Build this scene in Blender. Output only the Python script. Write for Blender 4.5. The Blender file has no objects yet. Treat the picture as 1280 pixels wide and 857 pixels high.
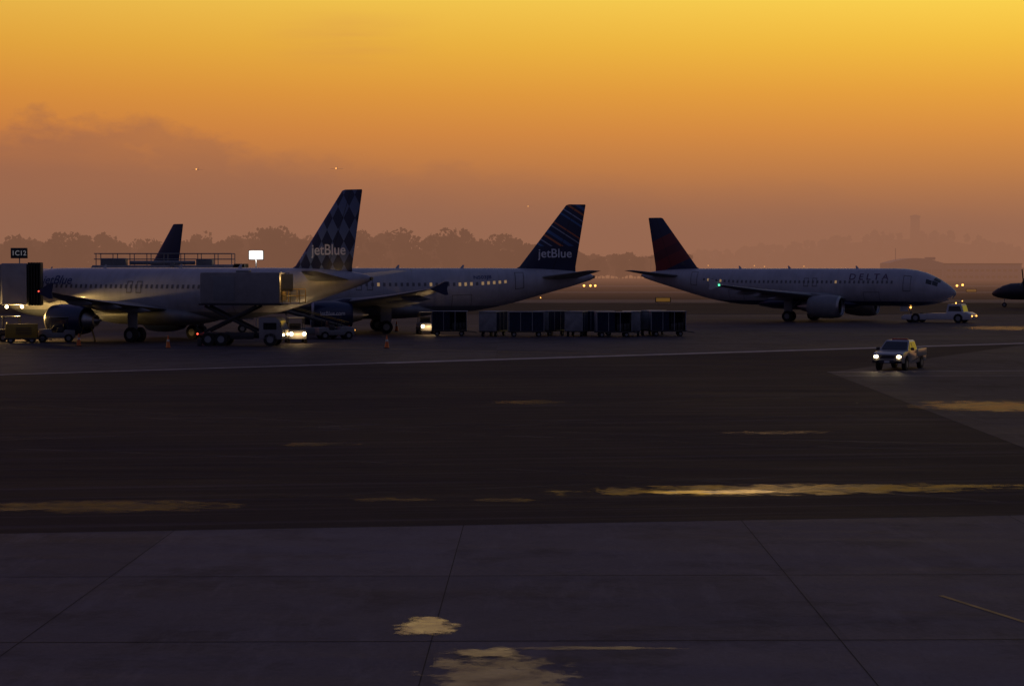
import bpy, bmesh, math, random
import numpy as np
from mathutils import Vector, Matrix
random.seed(7); rng=np.random.default_rng(7)
R=math.radians
scene=bpy.context.scene
scene.view_settings.view_transform='Standard'
scene.view_settings.look='None'
scene.view_settings.exposure=0

def lin(c):
    return tuple(((v/255)/12.92 if v/255<=0.04045 else ((v/255+0.055)/1.055)**2.4) for v in c)

# ------------------------------------------------------------------ materials
class NT:
    def __init__(s,nt): s.nt=nt
    def n(s,t,**k):
        nd=s.nt.nodes.new(t)
        for a,b in k.items():
            if a=='ins':
                for i,v in b.items():
                    if isinstance(v,bpy.types.NodeSocket): s.nt.links.new(v,nd.inputs[i])
                    else: nd.inputs[i].default_value=v
            else: setattr(nd,a,b)
        return nd
    def math(s,op,a,b=0.0,c=None,clamp=False):
        d={0:a,1:b}
        if c is not None: d[2]=c
        return s.n('ShaderNodeMath',operation=op,use_clamp=clamp,ins=d).outputs[0]
    def ramp(s,fac,stops,interp='LINEAR'):
        r=s.n('ShaderNodeValToRGB',ins={0:fac}); cr=r.color_ramp; cr.interpolation=interp
        while len(cr.elements)<len(stops): cr.elements.new(0.5)
        for e,(p,c) in zip(cr.elements,stops):
            e.position=p; e.color=(*c,1) if len(c)==3 else c
        return r.outputs[0]
    def mix(s,f,a,b,blend='MIX'):
        m=s.n('ShaderNodeMix',data_type='RGBA',blend_type=blend)
        for i,v in ((0,f),(6,a),(7,b)):
            if isinstance(v,bpy.types.NodeSocket): s.nt.links.new(v,m.inputs[i])
            elif i==0: m.inputs[0].default_value=v
            else: m.inputs[i].default_value=(*v,1)
        return m.outputs[2]
    def sep(s,v):
        return s.n('ShaderNodeSeparateXYZ',ins={0:v}).outputs
    def comb(s,x,y,z=0.0):
        return s.n('ShaderNodeCombineXYZ',ins={0:x,1:y,2:z}).outputs[0]
    def noise(s,v,scale,detail=4,rough=0.55):
        return s.n('ShaderNodeTexNoise',ins={'Vector':v,'Scale':scale,'Detail':detail,'Roughness':rough}).outputs[0]

def newmat(name):
    m=bpy.data.materials.new(name); m.use_nodes=True
    m.node_tree.nodes.clear(); t=NT(m.node_tree)
    out=t.n('ShaderNodeOutputMaterial'); return m,t,out
def principled(t,out,col,rough=0.5,metal=0.0,spec=0.5,emis=None,es=0.0,coat=0.0,ior=None):
    p=t.n('ShaderNodeBsdfPrincipled')
    def s(k,v):
        if isinstance(v,bpy.types.NodeSocket): t.nt.links.new(v,p.inputs[k])
        else: p.inputs[k].default_value=(*v,1) if isinstance(v,tuple) and len(v)==3 else v
    s('Base Color',col); s('Roughness',rough); s('Metallic',metal); s('Specular IOR Level',spec)
    s('Coat Weight',coat)
    if emis is not None: s('Emission Color',emis); s('Emission Strength',es)
    if ior: s('IOR',ior)
    t.nt.links.new(p.outputs[0],out.inputs[0]); return p
_mc={}
def M(name,col,rough=0.5,metal=0.0,spec=0.5,var=0.12,scale=1.5,emis=None,es=0.0,coat=0.0):
    if name in _mc: return _mc[name]
    m,t,out=newmat(name)
    tc=t.n('ShaderNodeTexCoord')
    n=t.noise(tc.outputs['Object'],scale,4,0.6)
    c=t.ramp(n,[(0.3,tuple(v*(1-var) for v in col)),(0.7,tuple(min(1,v*(1+var)) for v in col))])
    principled(t,out,c,rough,metal,spec,emis,es,coat)
    m.cycles.emission_sampling='NONE'
    _mc[name]=m; return m
def EM(name,col,s):
    if name in _mc: return _mc[name]
    m,t,out=newmat(name)
    e=t.n('ShaderNodeEmission',ins={0:(*col,1),1:s}); t.nt.links.new(e.outputs[0],out.inputs[0]); _mc[name]=m
    m.cycles.emission_sampling='NONE'
    return m

white=M('white_paint',(0.54,0.54,0.57),0.38,coat=0.15,var=0.1,scale=0.6)
greyp=M('grey_paint',(0.22,0.23,0.25),0.5)
navy=M('navy_paint',(0.018,0.028,0.085),0.3,coat=0.3)
metal=M('bare_metal',(0.42,0.42,0.43),0.4,0.9)
darkm=M('dark_metal',(0.05,0.05,0.055),0.5,0.4)
rubber=M('tyre_rubber',(0.018,0.018,0.018),0.85)
glass=M('dark_glass',(0.012,0.014,0.018),0.06,spec=0.8)
orange=M('cone_orange',(0.75,0.16,0.03),0.5)
yellowp=M('yellow_paint',(0.38,0.24,0.03),0.5)
curtain=M('curtain_blue',(0.010,0.018,0.055),0.85,var=0.3,scale=4)
redp=M('red_paint',(0.45,0.03,0.03),0.4)
seam=M('panel_seam',(0.12,0.12,0.13),0.6)
winlit=M('cabin_window_lit',(0.3,0.2,0.1),0.3,emis=(1,0.62,0.3,1),es=0.22)
windark=M('cabin_window_dark',(0.13,0.13,0.15),0.25)
lampw=EM('lamp_warm',(1,0.72,0.35),18)
lampo=EM('lamp_orange',(1,0.42,0.08),5)
lampwh=EM('lamp_white',(1,0.97,0.9),2.2)
lampg=EM('lamp_green',(0.1,1,0.45),2.5)
lampr=EM('lamp_red',(1,0.08,0.04),3)

# ------------------------------------------------------------------ mesh helpers
def link(o,parent=None):
    scene.collection.objects.link(o)
    if parent is not None: o.parent=parent
    return o
def empty(name,loc=(0,0,0),rz=0.0):
    e=bpy.data.objects.new(name,None); e.empty_display_size=1
    e.location=loc; e.rotation_euler=(0,0,rz); return link(e)
def mesh(name,verts,faces,mat,parent=None,smooth=False,ang=35):
    me=bpy.data.meshes.new(name); me.from_pydata([tuple(v) for v in verts],[],faces)
    bm=bmesh.new(); bm.from_mesh(me); bmesh.ops.recalc_face_normals(bm,faces=bm.faces); bm.to_mesh(me); bm.free()
    if mat: me.materials.append(mat)
    if smooth:
        for p in me.polygons: p.use_smooth=True
        me.set_sharp_from_angle(angle=R(ang))
    return link(bpy.data.objects.new(name,me),parent)
def bmobj(name,bm,mat,parent,smooth=False):
    me=bpy.data.meshes.new(name); bm.to_mesh(me); bm.free(); me.materials.append(mat)
    if smooth:
        for p in me.polygons: p.use_smooth=True
        me.set_sharp_from_angle(angle=R(35))
    return link(bpy.data.objects.new(name,me),parent)
def box(parent,name,c,s,mat,bev=0.0,rot=(0,0,0)):
    bm=bmesh.new(); bmesh.ops.create_cube(bm,size=1)
    bmesh.ops.scale(bm,vec=s,verts=bm.verts)
    if bev: bmesh.ops.bevel(bm,geom=bm.edges[:],offset=bev,segments=2,affect='EDGES',profile=0.5)
    o=bmobj(name,bm,mat,parent,bev>0); o.location=c; o.rotation_euler=rot; return o
def cyl(parent,name,p0,p1,r,mat,seg=16,r2=None):
    p0=Vector(p0); p1=Vector(p1); d=p1-p0; r2=r if r2 is None else r2
    bm=bmesh.new(); bmesh.ops.create_cone(bm,cap_ends=True,segments=seg,radius1=r,radius2=r2,depth=d.length)
    o=bmobj(name,bm,mat,parent,True); o.location=(p0+p1)/2
    o.rotation_euler=d.to_track_quat('Z','Y').to_euler(); return o
def sph(parent,name,c,r,mat,sub=2,sc=(1,1,1)):
    bm=bmesh.new(); bmesh.ops.create_icosphere(bm,subdivisions=sub,radius=r)
    o=bmobj(name,bm,mat,parent,True); o.location=c; o.scale=sc; return o
def prism(parent,name,pts,y0,y1,mat,bev=0.0):
    bm=bmesh.new(); a=[bm.verts.new((x,y0,z)) for x,z in pts]; b=[bm.verts.new((x,y1,z)) for x,z in pts]
    n=len(pts); bm.faces.new(a); bm.faces.new(b[::-1])
    for i in range(n): bm.faces.new((a[i],b[i],b[(i+1)%n],a[(i+1)%n]))
    bmesh.ops.recalc_face_normals(bm,faces=bm.faces)
    if bev: bmesh.ops.bevel(bm,geom=[e for e in bm.edges],offset=bev,segments=2,affect='EDGES',profile=0.5,clamp_overlap=True)
    return bmobj(name,bm,mat,parent,bev>0)
def loft(parent,name,rings,mat,cap=True,smooth=True,ang=35):
    n=len(rings[0]); v=[p for r in rings for p in r]; f=[]
    for i in range(len(rings)-1):
        for j in range(n):
            k=(j+1)%n; f.append((i*n+j,i*n+k,(i+1)*n+k,(i+1)*n+j))
    if cap: f.append(tuple(range(n))); f.append(tuple((len(rings)-1)*n+j for j in range(n)))
    return mesh(name,v,f,mat,parent,smooth,ang)
def revolve(parent,name,prof,c,mat,seg=28,cap=False):
    rings=[[(c[0]+x,c[1]+r*math.cos(2*math.pi*j/seg),c[2]+r*math.sin(2*math.pi*j/seg)) for j in range(seg)] for x,r in prof]
    return loft(parent,name,rings,mat,cap)
def textmesh(s,size,cuts=2):
    cu=bpy.data.curves.new('t','FONT'); cu.body=s; cu.size=size; cu.resolution_u=3; cu.offset=size*0.012
    o=bpy.data.objects.new('t',cu); scene.collection.objects.link(o)
    dg=bpy.context.evaluated_depsgraph_get(); me=bpy.data.meshes.new_from_object(o.evaluated_get(dg))
    bpy.data.objects.remove(o)
    bm=bmesh.new(); bm.from_mesh(me)
    if cuts: bmesh.ops.subdivide_edges(bm,edges=bm.edges[:],cuts=cuts,use_grid_fill=False); bmesh.ops.triangulate(bm,faces=bm.faces[:])
    vs=[tuple(v.co) for v in bm.verts]; fs=[tuple(v.index for v in f.verts) for f in bm.faces]; bm.free()
    w=max(v[0] for v in vs); return vs,fs,w
def wheel(parent,c,r,w,name='wheel'):
    cyl(parent,name,(c[0],c[1]-w/2,c[2]),(c[0],c[1]+w/2,c[2]),r,rubber,20)
    cyl(parent,name+'_hub',(c[0],c[1]-w/2-0.012,c[2]),(c[0],c[1]+w/2+0.012,c[2]),r*0.52,greyp,14)
def light(parent,name,kind,loc,energy,col,rad=0.1,**k):
    l=bpy.data.lights.new(name,kind); l.energy=energy; l.color=col
    if kind!='SUN' and kind!='AREA': l.shadow_soft_size=rad
    for a,b in k.items(): setattr(l,a,b)
    o=bpy.data.objects.new(name,l); o.location=loc; return link(o,parent)

# ------------------------------------------------------------------ airliner
ST=np.array([ # x, zc, rw, rh
(0,3.18,.05,.05),(0.12,3.18,.30,.28),(0.4,3.2,.58,.55),(0.9,3.27,.92,.86),(1.6,3.38,1.25,1.2),(2.4,3.50,1.52,1.52),(3.3,3.62,1.72,1.78),
(4.4,3.71,1.88,1.97),(5.6,3.77,1.96,2.06),(6.8,3.8,1.975,2.07),(23.5,3.8,1.975,2.07),(25,3.82,1.97,2.05),(26.5,3.90,1.92,1.97),(28,4.03,1.81,1.84),
(29.5,4.19,1.66,1.67),(31,4.38,1.46,1.47),(32.5,4.57,1.23,1.24),(34,4.74,.97,.99),(35.5,4.88,.70,.72),(36.6,4.97,.47,.48),(37.3,5.02,.30,.30),(37.57,5.03,.16,.16)])
OX=17.7
def fus(x):
    return [float(np.interp(x,ST[:,0],ST[:,k])) for k in (1,2,3)]
def fpt(x,a,side,off=0.0):
    zc,rw,rh=fus(x); return (x-OX,side*(rw+off)*math.cos(a),zc+(rh+off)*math.sin(a))
def manypatch(parent,name,lst,side,mat,off=0.012,na=2):
    v=[];f=[]
    for x0,x1,a0,a1 in lst:
        for j in range(na):
            b=len(v); t0=a0+(a1-a0)*j/na; t1=a0+(a1-a0)*(j+1)/na
            v+=[fpt(x0,t0,side,off),fpt(x1,t0,side,off),fpt(x1,t1,side,off),fpt(x0,t1,side,off)]; f.append((b,b+1,b+2,b+3))
    return mesh(name,v,f,mat,parent)
def airfoil(x0,ch,y,z,tc,n=9,vert=False,camb=0.015):
    up=[];lo=[]
    for i in range(n+1):
        t=0.5*(1-math.cos(math.pi*i/n))
        yt=5*tc*(0.2969*math.sqrt(t)-0.126*t-0.3516*t*t+0.2843*t**3-0.1015*t**4)
        c=camb*4*t*(1-t)
        up.append((t,yt+c)); lo.append((t,-yt+c))
    pts=up+lo[::-1][1:-1]
    if vert: return [(x0-OX+t*ch,y+h*ch,z) for t,h in pts]
    return [(x0-OX+t*ch,y,z+h*ch) for t,h in pts]

def fin_mat(kind):
    m,t,out=newmat('fin_livery_'+kind); tc=t.n('ShaderNodeTexCoord'); x,y,z=t.sep(tc.outputs['Object'])
    if kind=='diamond':
        u=t.math('MULTIPLY',x,1/1.0); v=t.math('MULTIPLY',z,1/1.75)
        vec=t.comb(t.math('ADD',u,v),t.math('SUBTRACT',u,v),0.5)
        ck=t.n('ShaderNodeTexChecker',ins={0:vec,1:(0.010,0.018,0.065,1),2:(0.12,0.175,0.33,1),3:1.0}).outputs[0]
        g=t.ramp(t.math('DIVIDE',t.math('SUBTRACT',z,5.5),6.2),[(0.0,(0,0,0)),(0.35,(0.1,)*3),(.6,(.45,)*3),(1.0,(0.8,)*3)])
        col=t.mix(g,ck,t.mix(.35,ck,(0.012,0.02,0.07)))
    elif kind=='stripe':
        w=t.math('ADD',t.math('MULTIPLY',z,0.24),t.math('MULTIPLY',x,0.15)); fr=t.math('FRACT',w)
        n=(0.010,0.018,0.065)
        col=t.ramp(fr,[(0,n),(.12,(.05,.14,.33)),(.17,n),(.26,(.30,.35,.48)),(.29,n),(.40,(.6,.16,.05)),(.45,n),(.52,(.05,.12,.3)),(.60,n),(.72,(.32,.35,.44)),(.75,n),(.83,(.5,.13,.05)),(.87,n)],'CONSTANT')
        g=t.math('GREATER_THAN',z,7.9)
        col=t.mix(g,n,col)
    elif kind=='dots':
        vec=t.comb(t.math('MULTIPLY',x,1.3),t.math('MULTIPLY',z,1.3),0.5)
        br=t.n('ShaderNodeTexVoronoi',feature='F1',ins={'Vector':vec,'Scale':1.0,'Randomness':0.0})
        k=t.math('LESS_THAN',br.outputs[0],0.3)
        col=t.mix(k,(0.012,0.02,0.07),(0.25,0.32,0.45))
    else:
        w=t.math('ADD',t.math('MULTIPLY',t.math('SUBTRACT',z,5.5),0.14),t.math('MULTIPLY',t.math('SUBTRACT',x,15.0),0.06))
        n=(0.012,0.018,0.07); r=(0.20,0.016,0.018)
        col=t.ramp(w,[(0,n),(.14,r),(.34,(.11,.010,.02)),(.50,(.18,.016,.02)),(.70,n)],'CONSTANT')
    hs=t.math('ABSOLUTE',t.math('SUBTRACT',t.math('SUBTRACT',x,t.math('MULTIPLY',z,.36)),13.95))
    col=t.mix(t.math('MULTIPLY',t.math('LESS_THAN',hs,.035),.7),col,(.004,.004,.006))
    principled(t,out,col,0.4,coat=0.15); return m
def body_mat(kind):
    m,t,out=newmat('fuselage_'+kind); tc=t.n('ShaderNodeTexCoord'); x,y,z=t.sep(tc.outputs['Object'])
    nz=t.noise(tc.outputs['Object'],0.8,4,0.6)
    base=t.ramp(nz,[(0.3,(0.38,0.385,0.43)),(0.7,(0.48,0.48,0.53))])
    fx=t.math('FRACT',t.math('MULTIPLY',x,1/2.66)); s1=t.math('LESS_THAN',fx,0.012)
    base=t.mix(t.math('MULTIPLY',s1,0.35),base,(0.2,0.2,0.22))
    if kind=='widget': bel=(0.03,0.045,0.13); lv=2.25
    else: bel=(0.18,0.20,0.24); lv=2.4
    zz=t.math('LESS_THAN',z,lv)
    col=t.mix(zz,base,bel)
    g=t.noise(t.comb(t.math('MULTIPLY',x,1.5),0.0,t.math('MULTIPLY',z,.4)),1.2,4,.6)
    col=t.mix(t.ramp(g,[(.5,(0,0,0)),(.8,(.35,.35,.35))]),col,(.17,.16,.155))
    principled(t,out,col,0.4,coat=0.15); return m
_fm={}
def airliner(loc,rz,fin,body,nac,title,side,url=None,lit=0.0,name='airliner'):
    P=empty(name,loc,rz)
    if 'f'+fin not in _fm: _fm['f'+fin]=fin_mat(fin)
    if 'b'+body not in _fm: _fm['b'+body]=body_mat(body)
    fm=_fm['f'+fin]; bmt=_fm['b'+body]
    xs=sorted(set(list(np.round(ST[:,0],3))+[float(a) for a in np.arange(8,37.4,1.0)])); seg=40
    rings=[]
    for x in xs:
        zc,rw,rh=fus(x); rings.append([(x-OX,rw*math.cos(2*math.pi*j/seg),zc+rh*math.sin(2*math.pi*j/seg)) for j in range(seg)])
    loft(P,'fuselage',rings,bmt,ang=60)
    rr=[]
    for x,w,h,z in [(10.2,.3,.1,1.95),(11.5,1.4,.5,1.95),(13,1.95,.78,2.05),(16,2.1,.9,2.1),(19,2.1,.9,2.1),(21,1.8,.72,2.05),(22.6,.9,.35,1.95),(23.2,.2,.08,1.9)]:
        rr.append([(x-OX,w*math.cos(2*math.pi*j/24),z+h*math.sin(2*math.pi*j/24)) for j in range(24)])
    loft(P,'belly_fairing',rr,greyp if body!='widget' else navy,ang=60)
    loft(P,'vertical_fin',[airfoil(29.3,6.6,0,5.35,.055,vert=True,camb=0),airfoil(30.6,5.3,0,6.0,.09,vert=True,camb=0),airfoil(35.0,1.85,0,11.7,.09,vert=True,camb=0),airfoil(35.25,1.55,0,11.78,.05,vert=True,camb=0)],fm,ang=50)
    for sg,sn in ((-1,'port'),(1,'starboard')):
        W=[(1.6,11.9,7.3,2.55,.14),(6.4,14.5,4.6,2.98,.12),(11.5,17.1,3.1,3.45,.11),(16.6,19.7,1.65,4.05,.10),(16.95,19.95,1.35,4.1,.09)]
        loft(P,sn+'_wing',[airfoil(x,c,sg*y,z,t) for y,x,c,z,t in W],greyp,ang=50)
        prism_pts=[(19.9-OX,4.1),(21.2-OX,4.72),(21.55-OX,4.72),(21.4-OX,4.1),(21.5-OX,3.62),(21.2-OX,3.6)]
        prism(P,sn+'_wingtip_fence',prism_pts,sg*16.98-0.03,sg*16.98+0.03,white if nac!='navy' else navy)
        loft(P,sn+'_stabilizer',[airfoil(32.1,3.9,sg*0.5,4.95,.1,camb=0),airfoil(35.6,1.35,sg*6.1,5.6,.09,camb=0),airfoil(35.8,1.05,sg*6.22,5.61,.05,camb=0)],greyp,ang=50)
        for fy,fx,fl in ((4.6,17.8,3.4),(8.2,18.3,3.0),(12,19.0,2.6)):
            zz=float(np.interp(fy,[1.6,6.4,11.5,16.6],[2.55,2.98,3.45,4.05]))-.2
            rr=[[(fx+t*fl-OX-fl*.35,sg*fy+.17*r*math.cos(a),zz-.12*(t)+.28*r*math.sin(a)) for a in [2*math.pi*k/10 for k in range(10)]] for t,r in ((0,.1),(.15,.7),(.4,1),(.7,.8),(1,.08))]
            loft(P,sn+'_flap_fairing',rr,greyp)
        c=(10.9-OX,sg*5.75,1.72); nm={'navy':navy,'white':white,'grey':greyp}[nac]
        revolve(P,sn+'_engine_nacelle',[(0,1.0),(.04,1.08),(.25,1.18),(.9,1.26),(2.0,1.27),(3.0,1.16),(3.6,1.02),(3.62,.9)],c,nm)
        revolve(P,sn+'_engine_intake_lip',[(0.3,.88),(0.05,.93),(-.02,1.0),(0.04,1.085),(.2,1.17)],c,metal)
        revolve(P,sn+'_engine_duct',[(0.0,.93),(1.0,.86)],c,darkm)
        revolve(P,sn+'_engine_fan',[(.45,.02),(.75,.22),(.9,.3),(.91,.86)],c,darkm)
        revolve(P,sn+'_engine_core',[(3.3,.8),(3.9,.62),(4.5,.46),(4.52,.3),(5.1,.04)],c,metal)
        loft(P,sn+'_pylon',[airfoil(11.8,4.6,sg*5.75,2.7,.06,vert=True,camb=0),airfoil(13.7,3.6,sg*5.75,3.15,.07,vert=True,camb=0)],nm,ang=50)
        gx=0.0; gy=sg*3.8
        cyl(P,sn+'_gear_strut',(gx,gy,.6),(gx,gy-sg*.2,2.75),.13,greyp,12); cyl(P,sn+'_gear_axle',(gx,gy-.5,.58),(gx,gy+.5,.58),.09,darkm,10)
        cyl(P,sn+'_gear_drag_brace',(gx,gy,1.2),(gx-1.1,gy-sg*.9,2.5),.06,greyp,8)
        for o in (-.47,.47): wheel(P,(gx,gy+o,.585),.585,.4,sn+'_main_wheel')
        box(P,sn+'_gear_door',(gx,gy+sg*.28,1.75),(1.0,.05,1.4),greyp,0.01)
        L=[];D=[]
        for i in range(43):
            x=6.6+i*.533
            a=(x-.115,x+.115,.20,.355)
            (L if (random.random()<lit*(1.8 if x>22 else .5)) else D).append(a)
        manypatch(P,sn+'_cabin_windows',D,sg,windark)
        if L: manypatch(P,sn+'_lit_cabin_windows',L,sg,winlit)
        fr=[]
        for x0,x1,a0,a1 in ((4.5,5.35,-.18,.72),(29.9,30.75,-.22,.85),(15.2,15.75,.02,.5),(16.2,16.75,.02,.5)):
            w=.06; fr+=[(x0,x0+w,a0,a1),(x1-w,x1,a0,a1),(x0+w,x1-w,a0,a0+.035),(x0+w,x1-w,a1-.035,a1)]
        manypatch(P,sn+'_door_outlines',fr,sg,seam,0.014,6)
        manypatch(P,sn+'_cargo_door_outlines',[(8,8.04,-.85,-.25),(9.8,9.84,-.85,-.25),(8.04,9.8,-.27,-.25),(24,24.04,-.8,-.2),(25.8,25.84,-.8,-.2),(24.04,25.8,-.22,-.2)],sg,seam,0.014,6)
        manypatch(P,sn+'_cockpit_windows',[(1.75,2.3,.42,.80),(2.36,2.95,.40,.74)],sg,glass,0.012,4)
        manypatch(P,sn+'_windshield',[(1.55,2.2,.86,1.46)],sg,glass,0.012,6)
        cyl(P,sn+'_stabilizer_gap',(32.3-OX,sg*.95,4.95),(35.9-OX,sg*.75,4.97),.03,seam,6)
    nx=5.07-OX
    cyl(P,'nose_gear_strut',(nx,0,.4),(nx-.1,0,2.2),.09,greyp,12)
    for o in (-.27,.27): wheel(P,(nx,o,.39),.39,.22,'nose_wheel')
    box(P,'nose_gear_door',(nx+.6,.38,1.45),(.9,.04,.55),white,0.008)
    cyl(P,'apu_exhaust',(37.5-OX,0,5.03),(37.72-OX,0,5.04),.14,darkm,12)
    for ax in (11,19,25): prism(P,'antenna',[(ax-OX,5.86),(ax+.35-OX,5.86),(ax+.4-OX,6.15),(ax+.25-OX,6.15)],-.02,.02,white)
    def title_on(s,size,x0,a0,sd,mat,nmx):
        vs,fs,w=textmesh(s,size)
        V=[]
        for u,v,_ in vs:
            xx=(x0+u) if sd<0 else (x0+w-u)
            V.append(fpt(xx,a0+v/2.0,sd,.02))
        mesh(nmx,V,fs,mat,P)
    title_on(title[0],title[1],title[2],title[3],side,title[4],'fuselage_title')
    if fin in('diamond','stripe'):
        vs,fs,w=textmesh('jetBlue',1.15,0)
        mesh('fin_title',[(32.3-OX+u,-.27,6.85+v) for u,v,_ in vs],fs,M('title_white',(.75,.78,.85),.5),P)
    if url:
        vs,fs,w=textmesh(url,.46,0)
        mesh('nacelle_title',[(11.6-OX+u,side*(5.75)-1.285,1.75+v) for u,v,_ in vs],fs,M('title_white',(.75,.78,.85),.5),P)
    return P

tblue=M('title_blue',(.03,.05,.16),.4)
A1=airliner((-27.9,155,0),R(-30),'diamond','silver','navy',('jetBlue',1.15,6.0,.36,tblue),-1,lit=0.0)
A2=airliner((-12.0,176,0),R(10),'stripe','silver','navy',('N503JB',.55,26.0,.5,tblue),-1,url='jetBlue.com',lit=.3)
A3=airliner((32.6,216,0),R(150),'widget','widget','grey',('D E L T A',1.1,7.0,.40,M('title_delta',(.12,.07,.13),.4)),1,lit=.04)
A4=airliner((-59.3,266,0),R(-35),'dots','silver','navy',('jetBlue',1.5,6.3,.42,tblue),-1)
sph(A3,'starboard_nav_light',(20.3-OX,17.05,4.1),.09,lampg)
sph(A3,'nose_light',(5.2-OX-.2,0.2,1.6),.10,lampo)
sph(A3,'tail_beacon',(37.7-OX,0,5.1),.07,lampr)
sph(A1,'port_nav_light',(20.2-OX,-17.05,4.15),.05,lampr)

# ------------------------------------------------------------------ turboprop (right edge)
dark=M('turboprop_silhouette',(.03,.033,.045),.45)  # dusk silhouette put into the base colour, not a livery paint
T=empty('turboprop_airliner',(81.6,291,0),R(-30))
TS=[(0,2.05,.05),(.25,2.06,.35),(.9,2.15,.7),(1.8,2.3,1.0),(3,2.4,1.25),(4.5,2.42,1.3),(15,2.42,1.3),(18,2.7,1.0),(21,3.05,.5),(22.2,3.2,.15)]
loft(T,'fuselage',[[(x-9,r*math.cos(2*math.pi*j/24),z+r*math.sin(2*math.pi*j/24)) for j in range(24)] for x,z,r in TS],dark,ang=60)
for sg in (-1,1):
    loft(T,'wing',[[(p[0]+OX-9,p[1],p[2]+.3) for p in airfoil(x,c,sg*y,z,.17)] for y,x,c,z in ((0,8,2.6,3.9),(4,8,2.6,3.95),(13,8.6,1.5,4.5))],dark,ang=50)
    revolve(T,'engine_nacelle',[(0,.15),(.2,.4),(1,.5),(3.5,.5),(5,.15)],(-3.2,sg*3.9,4.0),dark)
    for k in range(4):
        a=k*math.pi/2+.4; cyl(T,'propeller_blade',(-3.1,sg*3.9,4.0),(-3.1,sg*3.9+1.9*math.cos(a),4.0+1.9*math.sin(a)),.09,darkm,6)
    cyl(T,'gear_strut',(0,sg*3.9,.4),(0,sg*3.9,3.6),.1,metal,8); wheel(T,(0,sg*3.9,.45),.45,.3)
    loft(T,'stabilizer',[[(p[0]+OX-9,p[1],p[2]) for p in airfoil(x,c,sg*y,7.4,.1)] for y,x,c in ((0,20.6,1.8),(3.8,21,1.0))],dark,ang=50)
wheel(T,(-7,0,.35),.35,.25)
cyl(T,'nose_gear_strut',(-7,0,.4),(-7,0,1.5),.07,metal,8)
loft(T,'vertical_fin',[[(p[0]+OX-9,p[1],p[2]) for p in airfoil(x,c,0,z,.1,vert=True)] for z,x,c in ((3.2,17.4,4.2),(7.45,20.6,2.0))],dark,ang=50)
box(T,'cockpit_window',(-7.35,-.55,2.85),(.5,.5,.3),glass,.05,(0,R(-25),R(35)))

# ------------------------------------------------------------------ pickup
silver=M('pickup_paint',(.36,.37,.39),.3,.2,coat=.5,var=.04)
K=empty('pickup_truck',(22.35,110.5,0),R(180+62))
def arch(cx,r,z0,n=8):
    return [(cx+r*math.cos(a),z0+r*math.sin(a)) for a in [math.pi*i/n for i in range(n+1)]]
pf=[(-2.4,.42)]+[(-1.85,.42)]+arch(-1.45,.42,.42)[::-1][1:-1]+[(-1.05,.38),(1.1,.38)]+arch(1.5,.42,.42)[::-1][1:-1]+[(1.92,.42),(2.38,.45),(2.42,.7),(2.36,.95),(2.0,1.05),(1.15,1.12),(-.55,1.12),(-.6,.72),(-2.4,.72)]
prism(K,'body',pf,-.86,.86,silver,.02)
for s in (-1,1):
    pb=[(-2.42,.72),(-.6,.72),(-.6,1.14),(-2.42,1.14)]
    prism(K,'bed_side',pb,s*.83-.05,s*.83+.05,silver,.015)
box(K,'tailgate',(-2.4,0,.93),(.06,1.55,.42),silver,.015)
box(K,'bed_floor_liner',(-1.5,0,.74),(1.7,1.5,.03),darkm)
cab=[[(x,y,z) for x,y in ((xa,-wa),(xb,-wa),(xb,wa),(xa,wa))] for xa,xb,wa,z in ((-.62,1.25,.84,1.10),(-.50,.55,.70,1.60),(-.42,.42,.64,1.68))]
loft(K,'cab',cab,silver,ang=20)
v=[(1.17,-.74,1.16),(1.17,.74,1.16),(.60,.62,1.58),(.60,-.62,1.58)]
mesh('windshield',[(x+.03,y,z+.015) for x,y,z in v],[(0,1,2,3)],glass,K)
for s in (-1,1):
    mesh('side_window',[(-.42,s*.845,1.16),(.98,s*.845,1.16),(.50,s*.727,1.55),(-.38,s*.727,1.55)],[(0,1,2,3)],glass,K)
    box(K,'door_seam',(.98,s*.862,.8),(.02,.01,.6),darkm); box(K,'door_seam',(-.4,s*.862,.8),(.02,.01,.6),darkm); box(K,'door_handle',(-.2,s*.872,.98),(.14,.02,.04),darkm)
    box(K,'window_pillar',(.28,s*.79,1.36),(.05,.02,.4),silver,0,(s*R(16),0,0))
    for wx in (-1.45,1.5): wheel(K,(wx,s*.76,.35),.35,.22)
    box(K,'headlight_housing',(2.37,s*.66,.80),(.1,.34,.2),metal,.02)
    sph(K,'headlight',(2.43,s*.66,.80),.11,lampw,2,(.5,1.2,.8))
    box(K,'wing_mirror',(.95,s*1.0,1.2),(.1,.2,.15),darkm,.02)
    box(K,'tail_lamp',(-2.44,s*.76,.95),(.03,.12,.28),redp)
    light(K,'headlight_beam','SPOT',(2.55,s*.66,.8),40,(1,.75,.42),.08,spot_size=R(60),spot_blend=.8).rotation_euler=(0,R(-83),0)
    box(K,'fog_light',(2.55,s*.55,.5),(.02,.16,.08),glass)
box(K,'grille',(2.41,0,.80),(.06,.92,.2),darkm,.01)
box(K,'front_bumper',(2.47,0,.52),(.14,1.72,.17),darkm,.03)
box(K,'rear_bumper',(-2.5,0,.5),(.14,1.6,.15),metal,.03)
box(K,'licence_plate',(2.55,0,.52),(.01,.3,.12),white)
box(K,'roof_light_bar',(.0,0,1.72),(.22,.9,.08),redp,.02)
box(K,'rear_window',(-.565,0,1.36),(.02,1.1,.3),glass,0,(0,R(13),0))

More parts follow.
